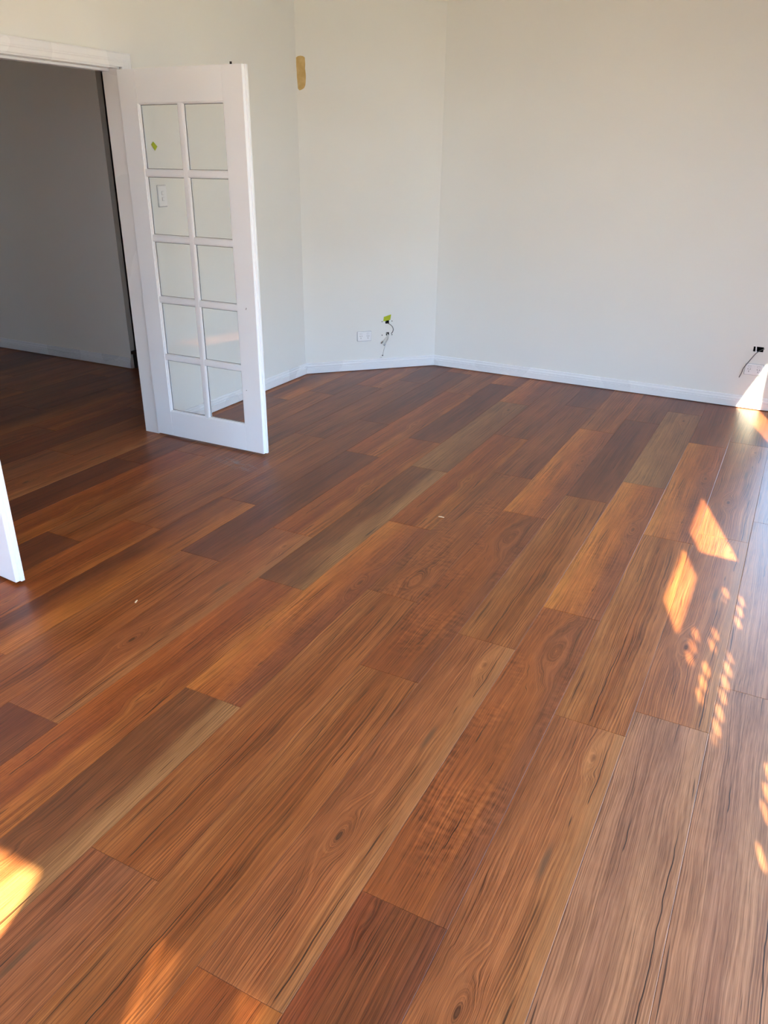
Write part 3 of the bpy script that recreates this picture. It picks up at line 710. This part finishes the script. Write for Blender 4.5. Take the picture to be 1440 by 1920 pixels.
window('window_1', fS, SIDE[0][0], SIDE[0][1], SILL, HEAD, [(0.915, 1.07)], 'side window with two perforated blinds beside the camera')
window('window_2', fS, SIDE[2][0], SIDE[2][1], SILL, HEAD, [], 'narrow side window throwing sun on the far skirting')
window('side_fill_window', fS, SIDE[1][0], SIDE[1][1], SILL, HEAD, [(2.54, 2.57)], 'added side window open low down to fill the room with light')  # added opening, gives the room more light from the side
window('window_3', fB, BACK[0][0], BACK[0][1], BSILL, HEAD, [(-1.36, -1.32)], 'wide window behind the camera', 0.08)
window('streak_window', fB, BACK[1][0], BACK[1][1], BSILL, HEAD, [(-0.03, 0.13)], 'added narrow window behind the camera casting two dim sun streaks', 0.08)  # added for the floor streaks; the wide mullion splits its sun in two
window('window_5', on_right, W4[0], W4[1], 0.10, HEAD, [], 'narrow glazed door light in the wall facing the camera', 0.08)
window('hall_fill_window', lambda s, z, off: Vector((s, -0.5+off, z)), HW[0], HW[1], 1.0, HEAD, [], 'added small window brightening the hallway from its near end', 0.06)  # added fill source for the hall wall
scr = MB().add([fB(s, z, d) for d in (-0.052, -0.050) for s, z in ((BACK[1][0]+.02, BSILL+.03), (BACK[1][1]-.02, BSILL+.03), (BACK[1][1]-.02, HEAD-.01), (BACK[1][0]+.02, HEAD-.01))],
               [(0,3,2,1), (4,5,6,7), (0,1,5,4), (1,2,6,5), (2,3,7,6), (3,0,4,7)]).build('sun_dimming_screen', M['screen'])
tag(scr, 'added dark sheet dimming the sun through the narrow window behind the camera', 'screen')  # added sheet, keeps the floor streaks faint

# unseen blinds outside the side windows, holes and edges placed to shape the sunlight
SX, SY = 0.43, 1.25
XSH = XSO+0.012
def win_of(x, y):
    z = (XSH-x)/SX; return (y-SY*z, z)
def blind(name, s0, s1, ztop0, ztop1, zbot, holes, label, rs=0.024, rz=0.032):
    """flat cloth from zbot to a (sloping) top edge, cut with round holes in a cell grid"""
    mb = MB(); cw, ch = 0.074, 0.084
    P = lambda s, z: (XSH, s, z)
    def quad(a0, a1, b0, b1):
        if a1-a0 > 1e-5 and b1-b0 > 1e-5: mb.add([P(a0, b0), P(min(a1, sr(b0)), b0), P(min(a1, sr(b1)), b1), P(a0, b1)], [(0, 1, 2, 3)])
    sr = lambda z: s1 if ztop0-ztop1 < 1e-4 else min(s1, s0+(ztop0-z)/(ztop0-ztop1)*(s1-s0))
    rws = {}
    for s, z in holes: rws.setdefault(round(z, 3), []).append(s)
    z = zbot
    for zc in sorted(rws):
        quad(s0, s1, z, zc-ch/2); a = s0
        for sc in sorted(rws[zc]):
            quad(a, sc-cw/2, zc-ch/2, zc+ch/2); n = 16
            ring = [(sc+rs*math.cos(2*math.pi*k/n), zc+rz*math.sin(2*math.pi*k/n)) for k in range(n)]; sq = []
            for k in range(n):
                c, s_ = math.cos(2*math.pi*k/n), math.sin(2*math.pi*k/n); m = max(abs(c), abs(s_)); sq.append((sc+c/m*cw/2, zc+s_/m*ch/2))
            mb.add([P(*v) for v in ring]+[P(*v) for v in sq], [(k, (k+1) % n, n+(k+1) % n, n+k) for k in range(n)])
            a = sc+cw/2
        quad(a, s1, zc-ch/2, zc+ch/2); z = zc+ch/2
    if ztop0-ztop1 < 1e-4: quad(s0, s1, z, ztop0)
    else:
        if z < ztop1: quad(s0, s1, z, ztop1); z = ztop1
        quad(s0, s1, z, ztop0-0.001)
    o = mb.build(name, M['blind']); m = o.modifiers.new('cloth', 'SOLIDIFY'); m.thickness = 0.0012
    return tag(o, label, 'blind')
def row(xf, ys): z = (XSH-xf)/SX; return [(y-SY*z, z) for y in ys]
hs = row(-0.085, (2.588, 2.670, 2.758)) + row(-0.021, (2.366, 2.451, 2.541, 2.712, 2.797)) + row(0.046, (2.150, 2.230, 2.314, 2.409, 2.491, 2.579, 2.669)) + row(0.207, (1.645, 1.747, 1.916, 1.996, 2.084))
h2 = row(-0.018, (3.06, 3.145)) + row(0.048, (2.926, 3.016, 3.102))
zt = (XSH+0.148)/SX; BLB = 0.95
blind('sun_mask_blind', 0.25, 0.985, zt, zt, BLB, [h for h in hs if 0.28 < h[0] < 0.955 and h[1] > BLB+.04], 'unseen pale blind with holes placed to shape the sun dots, near half of the side window')
blind('sun_mask_blind', 0.985, 1.735, 2.003, 1.38, BLB, [h for h in h2 if 1.01 < h[0] < 1.75], 'unseen pale blind with its top edge sloped to shape the sun patch, far half of the side window')
blind('sun_mask_blind', 1.735, 3.33, 2.12, 2.12, BLB, [], 'plain pale blind added to keep the sun out of the middle side window')  # added sun block, left open below for the fill light

# ------------------------------------------------------------------ outside ground
gr = MB().box((-40, -40, -0.55), (40, 40, -0.35)).build('ground', M['ground']); struct(gr, 'pale paving outside the house', 'ground')

# daylight portals in the window openings (guide the sky sampling, emit nothing)
def portal(name, loc, dirn, w, h):
    d = bpy.data.lights.new(name, 'AREA'); d.shape = 'RECTANGLE'; d.size = w; d.size_y = h; d.cycles.is_portal = True
    o = bpy.data.objects.new(name, d); COL.objects.link(o); o.location = loc
    o.rotation_euler = Vector(dirn).to_track_quat('-Z', 'Z' if abs(dirn[2]) < .9 else 'Y').to_euler(); return o
portal('portal_back', ((BACK[0][0]+BACK[0][1])/2, YBO-0.03, (BSILL+HEAD)/2), (0, 1, 0), BACK[0][1]-BACK[0][0], HEAD-BSILL)
portal('portal_back_narrow', ((BACK[1][0]+BACK[1][1])/2, YBO-0.03, (BSILL+HEAD)/2), (0, 1, 0), BACK[1][1]-BACK[1][0], HEAD-BSILL)
for i, (y0, y1) in enumerate(SIDE): portal('portal_side', (XSO+0.04, (y0+y1)/2, (SILL+HEAD)/2), (-1, 0, 0), y1-y0, HEAD-SILL)
portal('portal_hall', ((HW[0]+HW[1])/2, -0.6, (1.0+HEAD)/2), (0, 1, 0), HW[1]-HW[0], HEAD-1.0)
portal('portal_right', ((W4[0]+W4[1])/2, 6.2, (0.1+HEAD)/2), (0, -1, 0), W4[1]-W4[0], HEAD-0.1)
